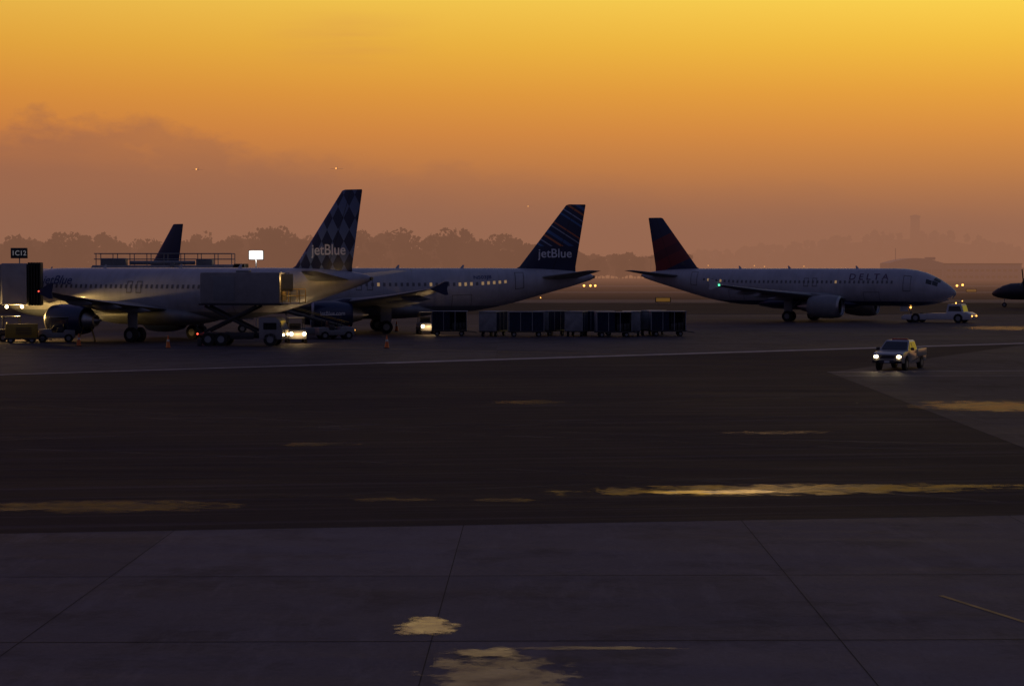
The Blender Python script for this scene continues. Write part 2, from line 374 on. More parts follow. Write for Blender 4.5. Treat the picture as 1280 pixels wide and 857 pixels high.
# ------------------------------------------------------------------ baggage carts
wpanel=M('cart_panel_white',(.24,.25,.28),.5,var=.25)
def cart(x,y,rz):
    c=empty('baggage_cart',(x,y,0),rz)
    box(c,'chassis',(0,0,.45),(3.1,1.5,.12),darkm,.02)
    box(c,'roof',(0,0,2.12),(3.15,1.6,.07),wpanel,.02)
    opened=random.random()<.35
    for s in (-1,1):
        box(c,'end_wall',(s*1.5,0,1.3),(.05,1.48,1.58),wpanel,.01)
        for i in (-1.5,-.5,.5,1.5): box(c,'post',(i*.99,s*.76,1.3),(.06,.05,1.58),wpanel)
        n=36; vs=[];fs=[]; wdt=2.9 if not (opened and s<0) else 1.5
        for i in range(n+1):
            xx=-1.45+wdt*i/n; yy=s*(.74+.025*math.sin(i*1.9))
            vs+=[(xx,yy,.52),(xx,yy,2.06)]
            if i: fs.append((2*i-2,2*i,2*i+1,2*i-1))
        mesh('side_curtain',vs,fs,curtain,c,True)
        for wx in (-1.05,1.05): wheel(c,(wx,s*.58,.22),.22,.14)
    if opened:
        for i in range(4): box(c,'suitcase',(.35+.3*i,-.2+.1*(i%2),.51+.3+.02*i),(.26,.7,.6),darkm,.04)
    cyl(c,'drawbar',(1.55,0,.42),(2.35,0,.3),.035,darkm,8)
for x,y,r in ((-5.4,166,3),(-1.6,165,70),(1.2,164,6),(3.3,166.5,55),(5.6,165,80),(7.3,166.5,4),(8.6,163,5),(10.3,165.5,85),(12.3,168,70),(13.4,165.5,3)):
    cart(x,y,R(r+random.uniform(-4,4)))

# ------------------------------------------------------------------ catering truck (cab tucked under the raised box)
truckw=M('catering_white',(.26,.25,.26),.5,var=.15)
C=empty('catering_truck',(-19.8,144.5,0),R(-6))
box(C,'chassis',(-.9,0,.85),(5.6,.9,.25),darkm,.03)
prism(C,'cab',[(1.0,.5),(2.75,.5),(2.8,1.2),(2.55,1.95),(2.3,2.15),(1.0,2.15)],-1.05,1.05,truckw,.05)
mesh('windshield',[(2.83,-.9,1.25),(2.83,.9,1.25),(2.6,.85,1.88),(2.6,-.85,1.88)],[(0,1,2,3)],glass,C)
for s in(-1,1):
    box(C,'cab_window',(1.85,s*1.06,1.5),(1.0,.02,.5),glass)
    box(C,'cab_mirror',(2.7,s*1.22,1.6),(.08,.2,.35),darkm,.02)
    for wx in (-2.9,-1.9,1.85): wheel(C,(wx,s*.9,.5),.5,.3)
    box(C,'side_skirt',(-.3,s*1.0,.75),(1.8,.08,.45),darkm,.02)
    for a,b in (((-3.2,1.05),(.8,3.0)),((-3.2,3.0),(.8,1.05))):
        p0=Vector((a[0],s*.75,a[1]));p1=Vector((b[0],s*.75,b[1])); d=p1-p0
        box(C,'scissor_arm',tuple((p0+p1)/2+Vector((0,s*.1 if a[1]<2 else 0,0))),(d.length,.08,.2),darkm,.01,(0,-math.atan2(d.z,d.x),0))
    sph(C,'headlight',(2.82,s*.75,.85),.09,lampw); sph(C,'tail_lamp',(-3.75,s*.8,.9),.07,lampr)
    box(C,'outrigger',(-3.45,s*1.3,.3),(.3,.3,.6),darkm,.02)
box(C,'cargo_box_floor',(-.4,0,3.12),(6.3,2.4,.14),darkm,.02)
box(C,'cargo_box',(-.4,0,4.35),(6.0,2.4,2.3),truckw,.05)
box(C,'side_hatch',(-1.6,-1.21,4.3),(1.6,.03,1.8),greyp,.01)
box(C,'roof_vent',(-.4,0,5.58),(1.0,.8,.16),greyp,.03)
box(C,'rear_door_frame',(-3.42,0,4.35),(.04,2.2,2.1),greyp)
box(C,'loading_platform',(3.4,0,3.2),(1.5,2.2,.1),metal,.02)
for s in(-1,1):
    for k in (3.75,4.25): cyl(C,'platform_rail',(2.75,s*1.08,k),(4.1,s*1.08,k),.03,yellowp,6)
    for k in (2.8,3.45,4.1): cyl(C,'platform_post',(k,s*1.08,3.2),(k,s*1.08,4.25),.03,yellowp,6)
warmwall=M('galley_interior',(.5,.36,.15),.6)
box(C,'forward_door_panel',(2.66,.2,4.35),(.05,1.6,1.9),warmwall,.01)
box(C,'canopy_side_panel',(3.15,-.95,4.75),(.9,.05,1.3),warmwall,.01)
sph(C,'work_lamp',(2.85,-.2,5.3),.07,lampw)
light(C,'work_light','POINT',(3.1,-.3,5.1),45,(1,.62,.2),.1)

# ------------------------------------------------------------------ tractors, belt loader
def tractor(x,y,rz,body,beam=True):
    t=empty('baggage_tractor',(x,y,0),rz)
    prism(t,'body',[(-1.5,.35),(1.5,.35),(1.55,.8),(1.3,1.0),(.35,1.05),(.25,.75),(-.6,.75),(-.7,1.0),(-1.5,.95)],-.7,.7,body,.03)
    box(t,'seat',(-.35,0,.95),(.5,.9,.4),darkm,.05); box(t,'seat_back',(-.62,0,1.3),(.12,.9,.45),darkm,.04)
    cyl(t,'steering_column',(.35,.3,1.0),(.1,.3,1.35),.03,darkm,8)
    for s in(-1,1):
        for wx in(-1,1.0): wheel(t,(wx,s*.66,.33),.33,.2)
        cyl(t,'canopy_post_front',(.45,s*.62,1.0),(.3,s*.6,1.95),.03,darkm,6); cyl(t,'canopy_post_rear',(-.95,s*.62,.95),(-.9,s*.6,1.95),.03,darkm,6)
        sph(t,'headlight',(1.56,s*.5,.75),.14 if beam else .06,lampw if beam else lampo)
    box(t,'canopy',(-.3,0,1.98),(1.5,1.35,.06),body,.02)
    if beam: light(t,'headlight_beam','POINT',(2.0,0,.8),50,(1,.62,.26),.1)
tractor(-16.9,150,R(-78),greyp); tractor(-14.6,158,R(20),greyp,False); tractor(-7.6,170,R(-80),greyp); tractor(-36.0,151.5,R(190),greyp,False); tractor(-39.6,153,R(20),darkm,False)
B=empty('belt_loader',(-16.8,160,0),R(165))
prism(B,'body',[(-2.6,.4),(2.8,.4),(2.8,.75),(1.5,.85),(-2.6,.95)],-.9,.9,greyp,.04)
box(B,'conveyor',(.1,.2,1.75),(7.6,.9,.2),darkm,.03,(0,R(-14),0)); box(B,'belt',(.1,.2,1.87),(7.4,.7,.02),rubber,0,(0,R(-14),0))
for s in(-1,1):
    for wx in(-1.7,1.8): wheel(B,(wx,s*.85,.38),.38,.24)
    cyl(B,'guard_rail',(-3.3,.2+s*.48,1.35),(3.6,.2+s*.48,3.1),.03,yellowp,6)
cyl(B,'lift_ram',(1.6,.2,.8),(2.2,.2,2.2),.07,metal,8)
sph(B,'beacon',(-2.2,-.6,1.05),.09,lampo)
G=empty('ground_power_unit',(-38.2,149.5,0),R(10))
box(G,'housing',(0,0,.95),(2.4,1.3,1.1),yellowp,.05); box(G,'chassis',(0,0,.36),(2.6,1.3,.12),darkm,.02)
for s in(-1,1):
    for wx in(-.8,.8): wheel(G,(wx,s*.55,.25),.25,.15)
for i in range(5): box(G,'louvre',(.2,-.66,.7+i*.12),(1.2,.02,.05),darkm)
cyl(G,'drawbar',(1.3,0,.35),(2.3,0,.25),.04,darkm,8)
H2=empty('step_ladder',(-33.8,151.5,0),R(20))
for s in(-1,1):
    cyl(H2,'rail',(-.5,s*.3,0),(.3,s*.25,2.2),.03,yellowp,6); cyl(H2,'rear_leg',(.9,s*.3,0),(.3,s*.25,2.2),.03,yellowp,6)
for i in range(6): box(H2,'step',(-.42+i*.13,0,.3+i*.33),(.15,.55,.03),metal)

U=empty('pushback_tug',(46.6,207.9,0),R(-30))
prism(U,'body',[(-1.4,.35),(3.4,.35),(3.5,.9),(3.0,1.15),(.9,1.2),(.8,1.05),(-1.4,1.0)],-1.2,1.2,white,.05)
cabr=[[(x,y,z) for x,y in ((xa,-w),(xb,-w),(xb,w),(xa,w))] for xa,xb,w,z in ((.7,2.6,.95,1.15),(.85,2.35,.85,1.95),(.9,2.3,.8,2.02))]
loft(U,'cab',cabr,white,ang=20)
for s in(-1,1):
    prism(U,'cradle_arm',[(-4.2,.3),(-1.4,.3),(-1.4,.95),(-3.9,.85),(-4.25,.6)],s*.95-.22,s*.95+.22,white,.04)
    mesh('cab_side_window',[(.95,s*.96,1.25),(2.4,s*.96,1.25),(2.2,s*.885,1.8),(1.0,s*.885,1.8)],[(0,1,2,3)],glass,U)
    for wx in(-2.6,2.1): wheel(U,(wx,s*1.06,.5),.5,.32)
    sph(U,'headlight',(3.52,s*.8,.75),.07,lampo)
mesh('windshield',[(2.59,-.8,1.25),(2.59,.8,1.25),(2.41,.75,1.85),(2.41,-.75,1.85)],[(0,1,2,3)],glass,U)
sph(U,'beacon',(1.5,0,2.12),.07,lampo)

def cone(x,y):
    c=empty('traffic_cone',(x,y,0))
    box(c,'base',(0,0,.03),(.42,.42,.05),darkm,.01); cyl(c,'cone_body',(0,0,.055),(0,0,.95),.17,orange,16,.03)
    cyl(c,'reflective_band',(0,0,.5),(0,0,.65),.111,white,16,.087)
for x,y in ((-9.1,139.5),(-32.4,143.5),(-15.5,180),(-10.7,178),(-14,165),(-25,139.5)): cone(x,y)

# ------------------------------------------------------------------ boarding bridges
bridgew=M('bridge_cladding',(.36,.35,.37),.5,var=.12)
def bridge(loc,rz,L,z0,z1,rail=True):
    b=empty('boarding_bridge',loc,rz); h=z1-z0
    box(b,'tunnel',(-L/2,0,(z0+z1)/2),(L,2.4,h),bridgew,.06)
    for i in range(int(L/1.3)): box(b,'corrugation',(-.9-i*1.3,-1.22,(z0+z1)/2),(.12,.05,h*.86),greyp)
    box(b,'bridge_head',(1.0,0,(z0+z1)/2),(2.0,3.1,h+.15),bridgew,.08)
    for k in range(5): box(b,'bellows_hood',(2.15+k*.22,0,(z0+z1)/2),(.13,3.2-.06*(k%2),h+.3),rubber,.05)
    for s in (-1,1):
        cyl(b,'lift_column',(-4,s*1.5,.6),(-4,s*1.5,z1+.3),.22,greyp,12)
        wheel(b,(-4,s*1.2,.5),.5,.35)
    box(b,'wheel_bogie',(-4,0,.75),(1.0,2.8,.35),darkm,.04)
    box(b,'cross_beam',(-4,0,z0-.12),(.4,3.2,.22),greyp,.02)
    for i in range(9): box(b,'stair_tread',(-1.0-.27*i,-2.0,z0-.15-i*.3),(.28,.8,.04),metal)
    cyl(b,'stair_rail',(-.9,-2.4,z0+.9),(-3.5,-2.4,1.2),.03,metal,6)
    if rail:
        for s in(-1,1):
            for zz in (.6,1.15): cyl(b,'roof_rail',(-L+.2,s*1.1,z1+zz),(1.8,s*1.1,z1+zz),.045,greyp,6)
            n=int(L/1.5)
            for i in range(n+1): cyl(b,'roof_rail_post',(1.8-i*(L+1.4)/n,s*1.1,z1),(1.8-i*(L+1.4)/n,s*1.1,z1+1.15),.045,greyp,6)
        box(b,'roof_air_unit',(-L+2,0,z1+.35),(2.4,1.4,.7),greyp,.05); box(b,'roof_air_unit',(-1,0,z1+.3),(1.6,1.4,.6),greyp,.05)
        cyl(b,'roof_duct',(-L+3.5,0,z1+.25),(-2,0,z1+.25),.2,greyp,10)
    return b
b1=bridge((-41.4,156.2,0),R(10),30,2.95,6.15,False)
for i,lx in enumerate((1.6,.4,-.8,-2.2)):
    sph(b1,'underside_lamp',(lx,-1.45,2.72),.13,lampw)
light(b1,'underside_light','POINT',(1.2,-1.0,2.3),700,(1,.62,.18),.15)
light(b1,'underside_light_rear','POINT',(-2.0,-1.0,2.2),600,(1,.62,.18),.15)
sg_=empty('gate_sign',(-40.0,156.0,0)); 
cyl(sg_,'post',(0,.1,5.9),(0,.1,6.7),.05,metal,8); box(sg_,'panel',(0,0,7.05),(1.35,.2,.85),darkm,.03)
vs,fs,w=textmesh('1C12',.55,0); mesh('lettering',[(u-w/2,-.105,6.87+v) for u,v,_ in vs],fs,M('sign_letter',(.7,.7,.7),.5,emis=(1,.95,.9,1),es=.08),sg_)
b2=bridge((-29.5,191,0),R(0),12,3.3,6.15,True)
F=empty('floodlight_mast',(-25.3,190,0))
cyl(F,'mast',(0,0,0),(0,0,6.7),.09,metal,10,.06); box(F,'lamp_housing',(0,.06,7.15),(1.5,.16,.95),darkm,.03)
box(F,'lamp_face',(0,-.035,7.15),(1.35,.02,.8),lampwh)
light(F,'flood','AREA',(0,-.3,7.1),40,(1,.96,.88),size=1.2).rotation_euler=(R(70),0,0)

# ------------------------------------------------------------------ ground
def ground_mat(name,c0,c1,rough,spec,kind,wet=0.0):
    m,t,out=newmat(name); g=t.n('ShaderNodeNewGeometry'); pos=g.outputs['Position']; x,y,z=t.sep(pos)
    big=t.noise(pos,0.045,4,0.6); fine=t.noise(pos,9.0,3,0.7); med=t.noise(pos,0.7,4,0.65)
    st=t.noise(t.comb(t.math('MULTIPLY',x,.05),t.math('ADD',t.math('MULTIPLY',y,.9),t.math('MULTIPLY',x,.06)),0.0),1.0,5,0.65)
    f=t.math('ADD',t.math('ADD',t.math('MULTIPLY',big,.35),t.math('MULTIPLY',med,.25)),t.math('ADD',t.math('MULTIPLY',st,.22),t.math('MULTIPLY',fine,.26)))
    col=t.ramp(f,[(.40,c0),(.66,c1)])
    if kind=='slab':
        cx=t.math('FLOOR',t.math('DIVIDE',t.math('ADD',x,1.1),6.3)); cy=t.math('FLOOR',t.math('DIVIDE',t.math('SUBTRACT',y,22.9),6.3))
        w=t.n('ShaderNodeTexWhiteNoise',noise_dimensions='2D',ins={'Vector':t.comb(cx,cy)}).outputs[0]
        k=t.math('ADD',.86,t.math('MULTIPLY',w,.28)); kk=t.comb(k,k,k)
        col=t.mix(1.0,col,kk,'MULTIPLY')
        sn_=t.noise(pos,.28,5,.75)
        col=t.mix(t.ramp(sn_,[(.50,(0,0,0)),(.66,(.7,.7,.7))]),col,tuple(v*.6 for v in c0))
        s3=t.noise(t.comb(t.math('MULTIPLY',x,1.2),t.math('MULTIPLY',y,.25),7.0),1.0,5,.75)
        col=t.mix(t.ramp(s3,[(.52,(0,0,0)),(.7,(.4,.4,.4))]),col,tuple(v*1.35 for v in c1))
    if kind=='tracks':
        s2=t.noise(t.comb(t.math('ADD',t.math('MULTIPLY',x,.03),t.math('MULTIPLY',med,.05)),t.math('ADD',t.math('MULTIPLY',y,1.6),t.math('MULTIPLY',x,-.22)),3.0),1.0,5,.7)
        col=t.mix(t.ramp(s2,[(.50,(0,0,0)),(.70,(.8,.8,.8))]),col,tuple(v*1.9 for v in c1))
    rg=t.ramp(t.math('ADD',t.math('MULTIPLY',big,.5),t.math('MULTIPLY',st,.5)),[(.38,(rough-.2*wet,)*3),(.62,(rough,)*3)])
    p=principled(t,out,col,rg,0,spec)
    b=t.n('ShaderNodeBump',ins={'Strength':.4,'Distance':.014,'Height':t.noise(pos,22,2,.7)})
    t.nt.links.new(b.outputs[0],p.inputs['Normal'])
    return m
def sheet(name,pts,z,mat):
    return mesh(name,[(x,y,z) for x,y in pts],[tuple(range(len(pts)))],mat)
grass=ground_mat('dry_grass',(.05,.036,.026),(.10,.074,.056),.9,.08,'')
asph=ground_mat('asphalt',(.019,.0158,.0225),(.040,.033,.045),.88,.03,'tracks',1)
conc=ground_mat('concrete',(.088,.077,.096),(.158,.140,.168),.85,.07,'slab',1)
conc2=ground_mat('worn_concrete',(.050,.042,.052),(.095,.082,.097),.85,.07,'slab',1)
farp=ground_mat('far_pavement',(.06,.055,.06),(.12,.11,.115),.7,.2,'')
gr=sheet('ground',[(-4500,-60),(4500,-60),(4500,6000),(-4500,6000)],0,grass)
sheet('asphalt_apron',[(-400,-60),(400,-60),(400,250),(-400,250)],.004,asph)
sheet('concrete_apron',[(-80,-40),(80,-40),(80,53.7),(-80,32)],.008,conc)
sheet('stand_concrete',[(-300,98),(-27.4,104.5),(39,148.5),(300,224),(300,246),(-300,246)],.008,conc2)
sheet('side_concrete',[(17.6,106.5),(16.4,61.3),(16.2,52),(200,76),(200,215),(39,146)],.0105,conc2)
sheet('taxiway_pavement',[(-600,330),(600,330),(600,366),(-600,366)],.02,farp)
sheet('taxiway_pavement',[(-900,470),(900,470),(900,505),(-900,505)],.02,farp)
sheet('runway_pavement',[(-1500,640),(1500,640),(1500,700),(-1500,700)],.02,farp)
line=M('worn_line_paint',(.30,.27,.30),.7,var=.4,scale=1.2); yline=M('yellow_line_paint',(.34,.20,.05),.7,var=.5,scale=1.5); tar=M('joint_tar',(.026,.023,.028),.8,spec=.1)
def strip(name,a,b,w,z,mat):
    a=Vector(a);b=Vector(b);d=(b-a).normalized();n=Vector((-d.y,d.x))*w/2
    return sheet(name,[tuple(a-n),tuple(b-n),tuple(b+n),tuple(a+n)],z,mat)
strip('pavement_edge_marking',(-80,69.5),(-8,117.2),.7,.014,line)
strip('pavement_edge_marking',(-8,117.2),(110,195.3),1.5,.014,line)
strip('stand_line',(17.6,107),(60,112),.3,.014,line); strip('stand_line',(17.9,103),(60,104.5),.2,.014,line)
strip('stand_line',(-60,140),(-9,134),.2,.014,yline); strip('stand_line',(-30,150),(10,128),.2,.014,yline)
strip('taxi_line',(-300,232),(300,238),.3,.014,yline)
strip('lead_in_line',(7.5,33.4),(9.2,28.0),.10,.014,yline)
for xx in (-20,-13.7,-7.4,-1.1,5.2,11.5,17.8):
    strip('expansion_joint',(xx-.25,20),(xx+.02,min(42.9+xx*.136,60)),.018,.012,tar)
for yy in (22.9,29.2,35.5):
    strip('expansion_joint',(-25,yy-.3),(25,yy+.5),.028,.0125,tar)
strip('expansion_joint',(-80,32),(80,53.7),.06,.0128,tar)
for k in range(8): strip('expansion_joint',(17,63+k*7.6),(60,68+k*7.6),.06,.0135,tar)
trm,t,out=newmat('tyre_track'); geo=t.n('ShaderNodeNewGeometry')
nz=t.noise(geo.outputs['Position'],.35,4,.7)
p=t.n('ShaderNodeBsdfPrincipled',ins={'Base Color':(.095,.082,.1,1),'Roughness':.7,'Specular IOR Level':.2})
tr=t.n('ShaderNodeBsdfTransparent'); al=t.ramp(nz,[(.40,(0,0,0)),(.70,(.7,.7,.7))])
mx=t.n('ShaderNodeMixShader',ins={0:al,1:tr.outputs[0],2:p.outputs[0]}); t.nt.links.new(mx.outputs[0],out.inputs[0])
def arcs(p0,p1,bend,wd):
    a=Vector(p0);b=Vector(p1);n=Vector((-(b-a).y,(b-a).x)).normalized(); vs=[];fs=[]
    for i in range(25):
        u=i/24; c=a.lerp(b,u)+n*bend*4*u*(1-u); d=(b-a).normalized()+n*bend*4*(1-2*u)/(b-a).length; d.normalize(); nn=Vector((-d.y,d.x))*wd/2
        vs+=[(*(c-nn),.0065),(*(c+nn),.0065)]
        if i: fs.append((2*i-2,2*i-1,2*i+1,2*i))
    mesh('tyre_track',vs,fs,trm)
for a in (((-40,52),(16,74),3,.3),((-40,53.8),(16,75.6),3,.3),((-30,88),(16,60),-4,.35),((-30,90.5),(16,62.3),-4,.35),((-14,44.5),(30,58),1.5,.25),((-20,62),(12,47),2,.3),((-35,70),(30,95),-3,.4)): arcs(*a)

# puddles
pm,t,out=newmat('puddle_water'); tc=t.n('ShaderNodeTexCoord'); geo=t.n('ShaderNodeNewGeometry'); pos=geo.outputs['Position']
px_,py_,pz_=t.sep(tc.outputs['Object'])
oi=t.n('ShaderNodeObjectInfo')
r=t.math('SQRT',t.math('ADD',t.math('MULTIPLY',px_,px_),t.math('MULTIPLY',py_,py_)))
nz=t.noise(pos,1.3,6,.66)
v=t.math('ADD',t.math('SUBTRACT',.85,r),t.math('MULTIPLY',t.math('SUBTRACT',nz,.5),2.6))
al=t.math('MULTIPLY',v,3.0,clamp=True)
al=t.math('MULTIPLY',al,t.math('MULTIPLY',t.math('SUBTRACT',1.0,r),8.0,clamp=True))
al=t.math('MULTIPLY',al,t.n('ShaderNodeSeparateColor',ins={0:oi.outputs['Color']}).outputs[0])
rgh=t.ramp(t.noise(pos,1.6,3,.6),[(.35,(.06,)*3),(.65,(.28,)*3)])
p=t.n('ShaderNodeBsdfPrincipled',ins={'Base Color':(.06,.055,.07,1),'Roughness':rgh,'IOR':1.33})
b=t.n('ShaderNodeBump',ins={'Strength':.10,'Distance':.01,'Height':t.noise(pos,6,3,.6)}); t.nt.links.new(b.outputs[0],p.inputs['Normal'])
tr=t.n('ShaderNodeBsdfTransparent'); mx=t.n('ShaderNodeMixShader',ins={0:al,1:tr.outputs[0],2:p.outputs[0]})
t.nt.links.new(mx.outputs[0],out.inputs[0])
for x,y,hx,hy,k,rz in ((7.4,49.6,7.4,1.5,.20,6),(5.2,49.0,2.2,.60,.95,2),(-1.35,30.4,.6,1.1,.85,0),(-.25,26.6,1.3,2.4,.36,0),(-.35,28.3,.7,.45,.5,0),(1.2,28.7,1.8,.16,.28,0),(-9.8,46,3.8,1.5,.09,3),(-6.3,62.5,1.5,1.0,.08,5),(.8,82.5,1.9,1.5,.10,0),
    (-.1,47.3,1.0,.5,.07,0),(-3.0,47.4,1.2,.5,.07,0),(20.5,80,4.4,4.0,.28,5),(9.2,67,2.8,.8,.04,8),(50,187,8,9,.40,0)):
    o=mesh('puddle',[(-1,-1,0),(1,-1,0),(1,1,0),(-1,1,0)],[(0,1,2,3)],pm)
    o.location=(x,y,.018 if k not in(.95,.5) else .022); o.scale=(hx,hy,1); o.rotation_euler=(0,0,R(rz)); o.color=(k,k,k,1)

# ------------------------------------------------------------------ distance: water, trees, hill, buildings
wm,t,out=newmat('bay_water')
p=principled(t,out,(.02,.025,.03),.15,0,.5)
sheet('bay_water',[(-2500,1300),(2500,1300),(2500,2350),(-2500,2350)],.05,wm)
leafm,t,out=newmat('distant_foliage'); geo=t.n('ShaderNodeNewGeometry')
c=t.ramp(t.noise(geo.outputs['Position'],.12,3,.6),[(.3,(.02,.022,.012)),(.7,(.07,.06,.03))]); principled(t,out,c,.9,0,.1)
def leaves(centers,radii,per,size):
    C=np.repeat(np.array(centers),per,axis=0); Rr=np.repeat(np.array(radii),per,axis=0)
    d=rng.normal(size=C.shape); d/=np.linalg.norm(d,axis=1)[:,None]; d*=rng.uniform(.35,1,size=(len(C),1))**.5
    P=C+d*Rr
    a=rng.normal(size=P.shape); a/=np.linalg.norm(a,axis=1)[:,None]
    b=np.cross(a,rng.normal(size=P.shape)); b/=np.linalg.norm(b,axis=1)[:,None]
    s=size*rng.uniform(.5,1.2,size=(len(P),1))
    Q=np.stack([P-a*s,P+b*s*.8,P+a*s,P-b*s*.8],axis=1).reshape(-1,3)
    F=np.arange(len(Q)).reshape(-1,4); return Q,F
def trees(name,specs,size,dens):
    cen=[];rad=[];tv=[];tf=[]
    for x,y,z0,h in specs:
        w=h*random.uniform(.28,.42); b=len(tv)
        for k in range(6):
            a=k*math.pi/3; tv.append((x+.025*h*math.cos(a),y+.025*h*math.sin(a),z0)); 
        for k in range(6):
            a=k*math.pi/3; tv.append((x+.008*h*math.cos(a),y+.008*h*math.sin(a),z0+h*.75))
        for k in range(6): tf.append((b+k,b+(k+1)%6,b+6+(k+1)%6,b+6+k))
        n=random.randint(9,15)
        for i in range(n):
            tz=random.uniform(.25,.9); rr=w*math.sqrt(max(.05,1-((tz-.5)/.48)**2))*random.uniform(.2,.9); a=random.uniform(0,6.28)
            cr=h*random.uniform(.09,.17)
            cx,cy,cz=x+rr*math.cos(a),y+rr*math.sin(a),z0+h*tz
            cen.append((cx,cy,cz)); rad.append((cr*1.3,cr*1.3,cr*.9))
            bb=len(tv); tv+= [(x,y,z0+h*tz*.6),(x+.012*h,y,z0+h*tz*.6),(cx,cy,cz)]; tf.append((bb,bb+1,bb+2))
    Q,F=leaves(cen,rad,dens,size)
    off=len(tv); V=tv+[tuple(q) for q in Q]; FF=tf+[tuple(int(i)+off for i in f) for f in F]
    me=bpy.data.meshes.new(name); me.from_pydata(V,[],FF); me.materials.append(leafm)
    return link(bpy.data.objects.new(name,me))
prof=[(-200,292),(0,296),(60,293),(110,292),(150,292),(180,300),(230,290),(300,289),(330,284),(355,279),(380,288),(410,292),(450,290),(500,290),(535,292),(560,281),(580,287),(605,296),(650,300),(675,310),(720,316),(760,318),(850,319)]
sp=[]
D=1150
px=-160
while px<860:
    yt=np.interp(px,[q[0] for q in prof],[q[1] for q in prof]); d=D+random.uniform(-60,110)
    h=5.7+(337-yt)*D/2400; h*=random.uniform(.72,1.08)
    sp.append(((px-640)/2400*d,d,0,max(4,h))); px+=random.uniform(4,9) if yt<305 else random.uniform(3,7)
trees('distant_tree_line',sp,1.5,44)
hp=[(700,325),(830,318),(900,314),(960,307),(1030,302),(1070,294),(1130,290),(1180,290),(1215,296),(1240,304),(1280,311),(1400,318),(1600,325)]
def hz(pxx,d): return max(0,(5.7+(337-np.interp(pxx,[q[0] for q in hp],[q[1] for q in hp]))*2600/2400)-9)
vs=[];fs=[]; cols=np.linspace(680,1620,70); rows=np.linspace(0,1,9)
for j,v_ in enumerate(rows):
    for cxx in cols:
        d=2380+v_*500; vs.append(((cxx-640)/2400*2600,d,hz(cxx,d)*math.sin(min(1,v_*2)*math.pi/2)-.5+random.uniform(-.5,.5)))
for j in range(8):
    for i in range(69):
        a=j*70+i; fs.append((a,a+1,a+71,a+70))
mesh('hill',vs,fs,grass,None,True)
sp=[]
for k in range(300):
    cxx=random.uniform(690,1500); v_=random.uniform(0,.6); d=2380+v_*500
    sp.append(((cxx-640)/2400*2600,d,hz(cxx,d)*math.sin(min(1,v_*2)*math.pi/2)-1,random.uniform(8,15)))
trees('hillside_trees',sp,2.2,18)
sp=[((q-640)/2400*2500,2420+random.uniform(-30,60),0,random.uniform(14,26)) for q in np.arange(-300,900,9)]
trees('far_shore_trees',sp,2.6,14)
hw=M('house_wall',(.35,.33,.3),.8); hr=M('house_roof',(.06,.055,.055),.8)
def house(x,y,z,w,dp,h,rz):
    o=empty('waterfront_house',(x,y,z),rz)
    box(o,'walls',(0,0,h/2),(w,dp,h),hw)
    prism(o,'roof',[(-w/2-.4,h+.01),(w/2+.4,h+.01),(0,h+w*.38)],-dp/2-.4,dp/2+.4,hr)
    box(o,'door',(0,-dp/2-.03,1.05),(1,.06,2.1),darkm)
    for i in (-.32,.32):
        for k in range(max(1,int(h/3))): box(o,'window',(i*w,-dp/2-.03,1.7+3*k),(1.1,.06,1.4),winlit if random.random()<.3 else glass)
    box(o,'chimney',(w*.25,0,h+w*.3),(.7,.7,w*.35),hw)
for k in range(26):
    cxx=random.choice([random.uniform(760,860),random.uniform(870,1270)]); v_=random.uniform(0,.45); d=2375+v_*500
    house((cxx-640)/2400*2600,d-4,hz(cxx,d)*math.sin(min(1,v_*2)*math.pi/2),random.uniform(9,14),random.uniform(9,12),random.uniform(6,10),R(random.uniform(-30,30)))
Wt=empty('water_tower',((1143-640)/2400*2620,2620,hz(1143,2620)-2))
stone=M('tower_stone',(.12,.10,.09),.9)
cyl(Wt,'shaft',(0,0,0),(0,0,31),6.6,stone,20,6.2); cyl(Wt,'parapet',(0,0,31),(0,0,33.5),7.2,stone,20); cyl(Wt,'cap_roof',(0,0,33.5),(0,0,35),6.4,hr,20,.5)
for k in range(5): box(Wt,'slit_window',(0,-6.6,5+k*5.5),(1,.3,2.4),glass)
Hh=empty('hangar_building',(232,1010,0),R(4)); hwall=M('hangar_cladding',(.42,.41,.44),.6)
box(Hh,'office_wing',(14,4,4.3),(42,18,8.6),hwall,.1)
arc=[(-36,0.01)]+[(-36+29*i/12,9.2+2.6*math.sin(math.pi*i/12)) for i in range(13)]+[(-7,0.01)]
prism(Hh,'arched_hall',arc,-6,12,hwall)
box(Hh,'roof_parapet',(14,4,8.85),(42.6,18.6,.5),hr,.05)
for i in range(5): box(Hh,'hall_door',(-33+i*5.6,-6.06,3),(5.2,.1,6),greyp)
for i in range(13):
    for k in (2,5.4): box(Hh,'window',(-4+i*3,-5.06,k),(1.8,.1,1.2),winlit if (i*3+int(k))%9==0 else glass)
cyl(Hh,'roof_mast',(-31,0,9),(-31,0,17),.2,metal,6); box(Hh,'roof_plant',(-12,2,11.6),(5,3,1.4),greyp,.05)
T2=empty('low_terminal_building',(300,1100,0))
box(T2,'hall',(0,0,3.2),(110,16,6.4),hwall,.1); box(T2,'roof',(0,0,6.6),(112,18,.5),hr)
for i in range(22): box(T2,'window',(-52+i*5,-8.06,3),(3.4,.1,2.2),winlit if i%6==2 else glass)
def tl(x,y,h,mat,r=.16):
    o=empty('airfield_light',(x,y,0)); cyl(o,'stem',(0,0,0),(0,0,h),.05,darkm,6); sph(o,'lamp',(0,0,h+r*.8),r,mat); cyl(o,'hood',(0,0,h+r*1.7),(0,0,h+r*2.2),r*.8,darkm,8,.02)
for pxx,pyy in ((738,358),(730,359),(744,359),(888,359),(893,358),(1196,358),(1203,357),(1010,356),(560,362),(1285,352)):
    d=620.; tl((pxx-640)/2400*d,d,max(.3,5.7-(pyy-337)*d/2400),lampo,.36)
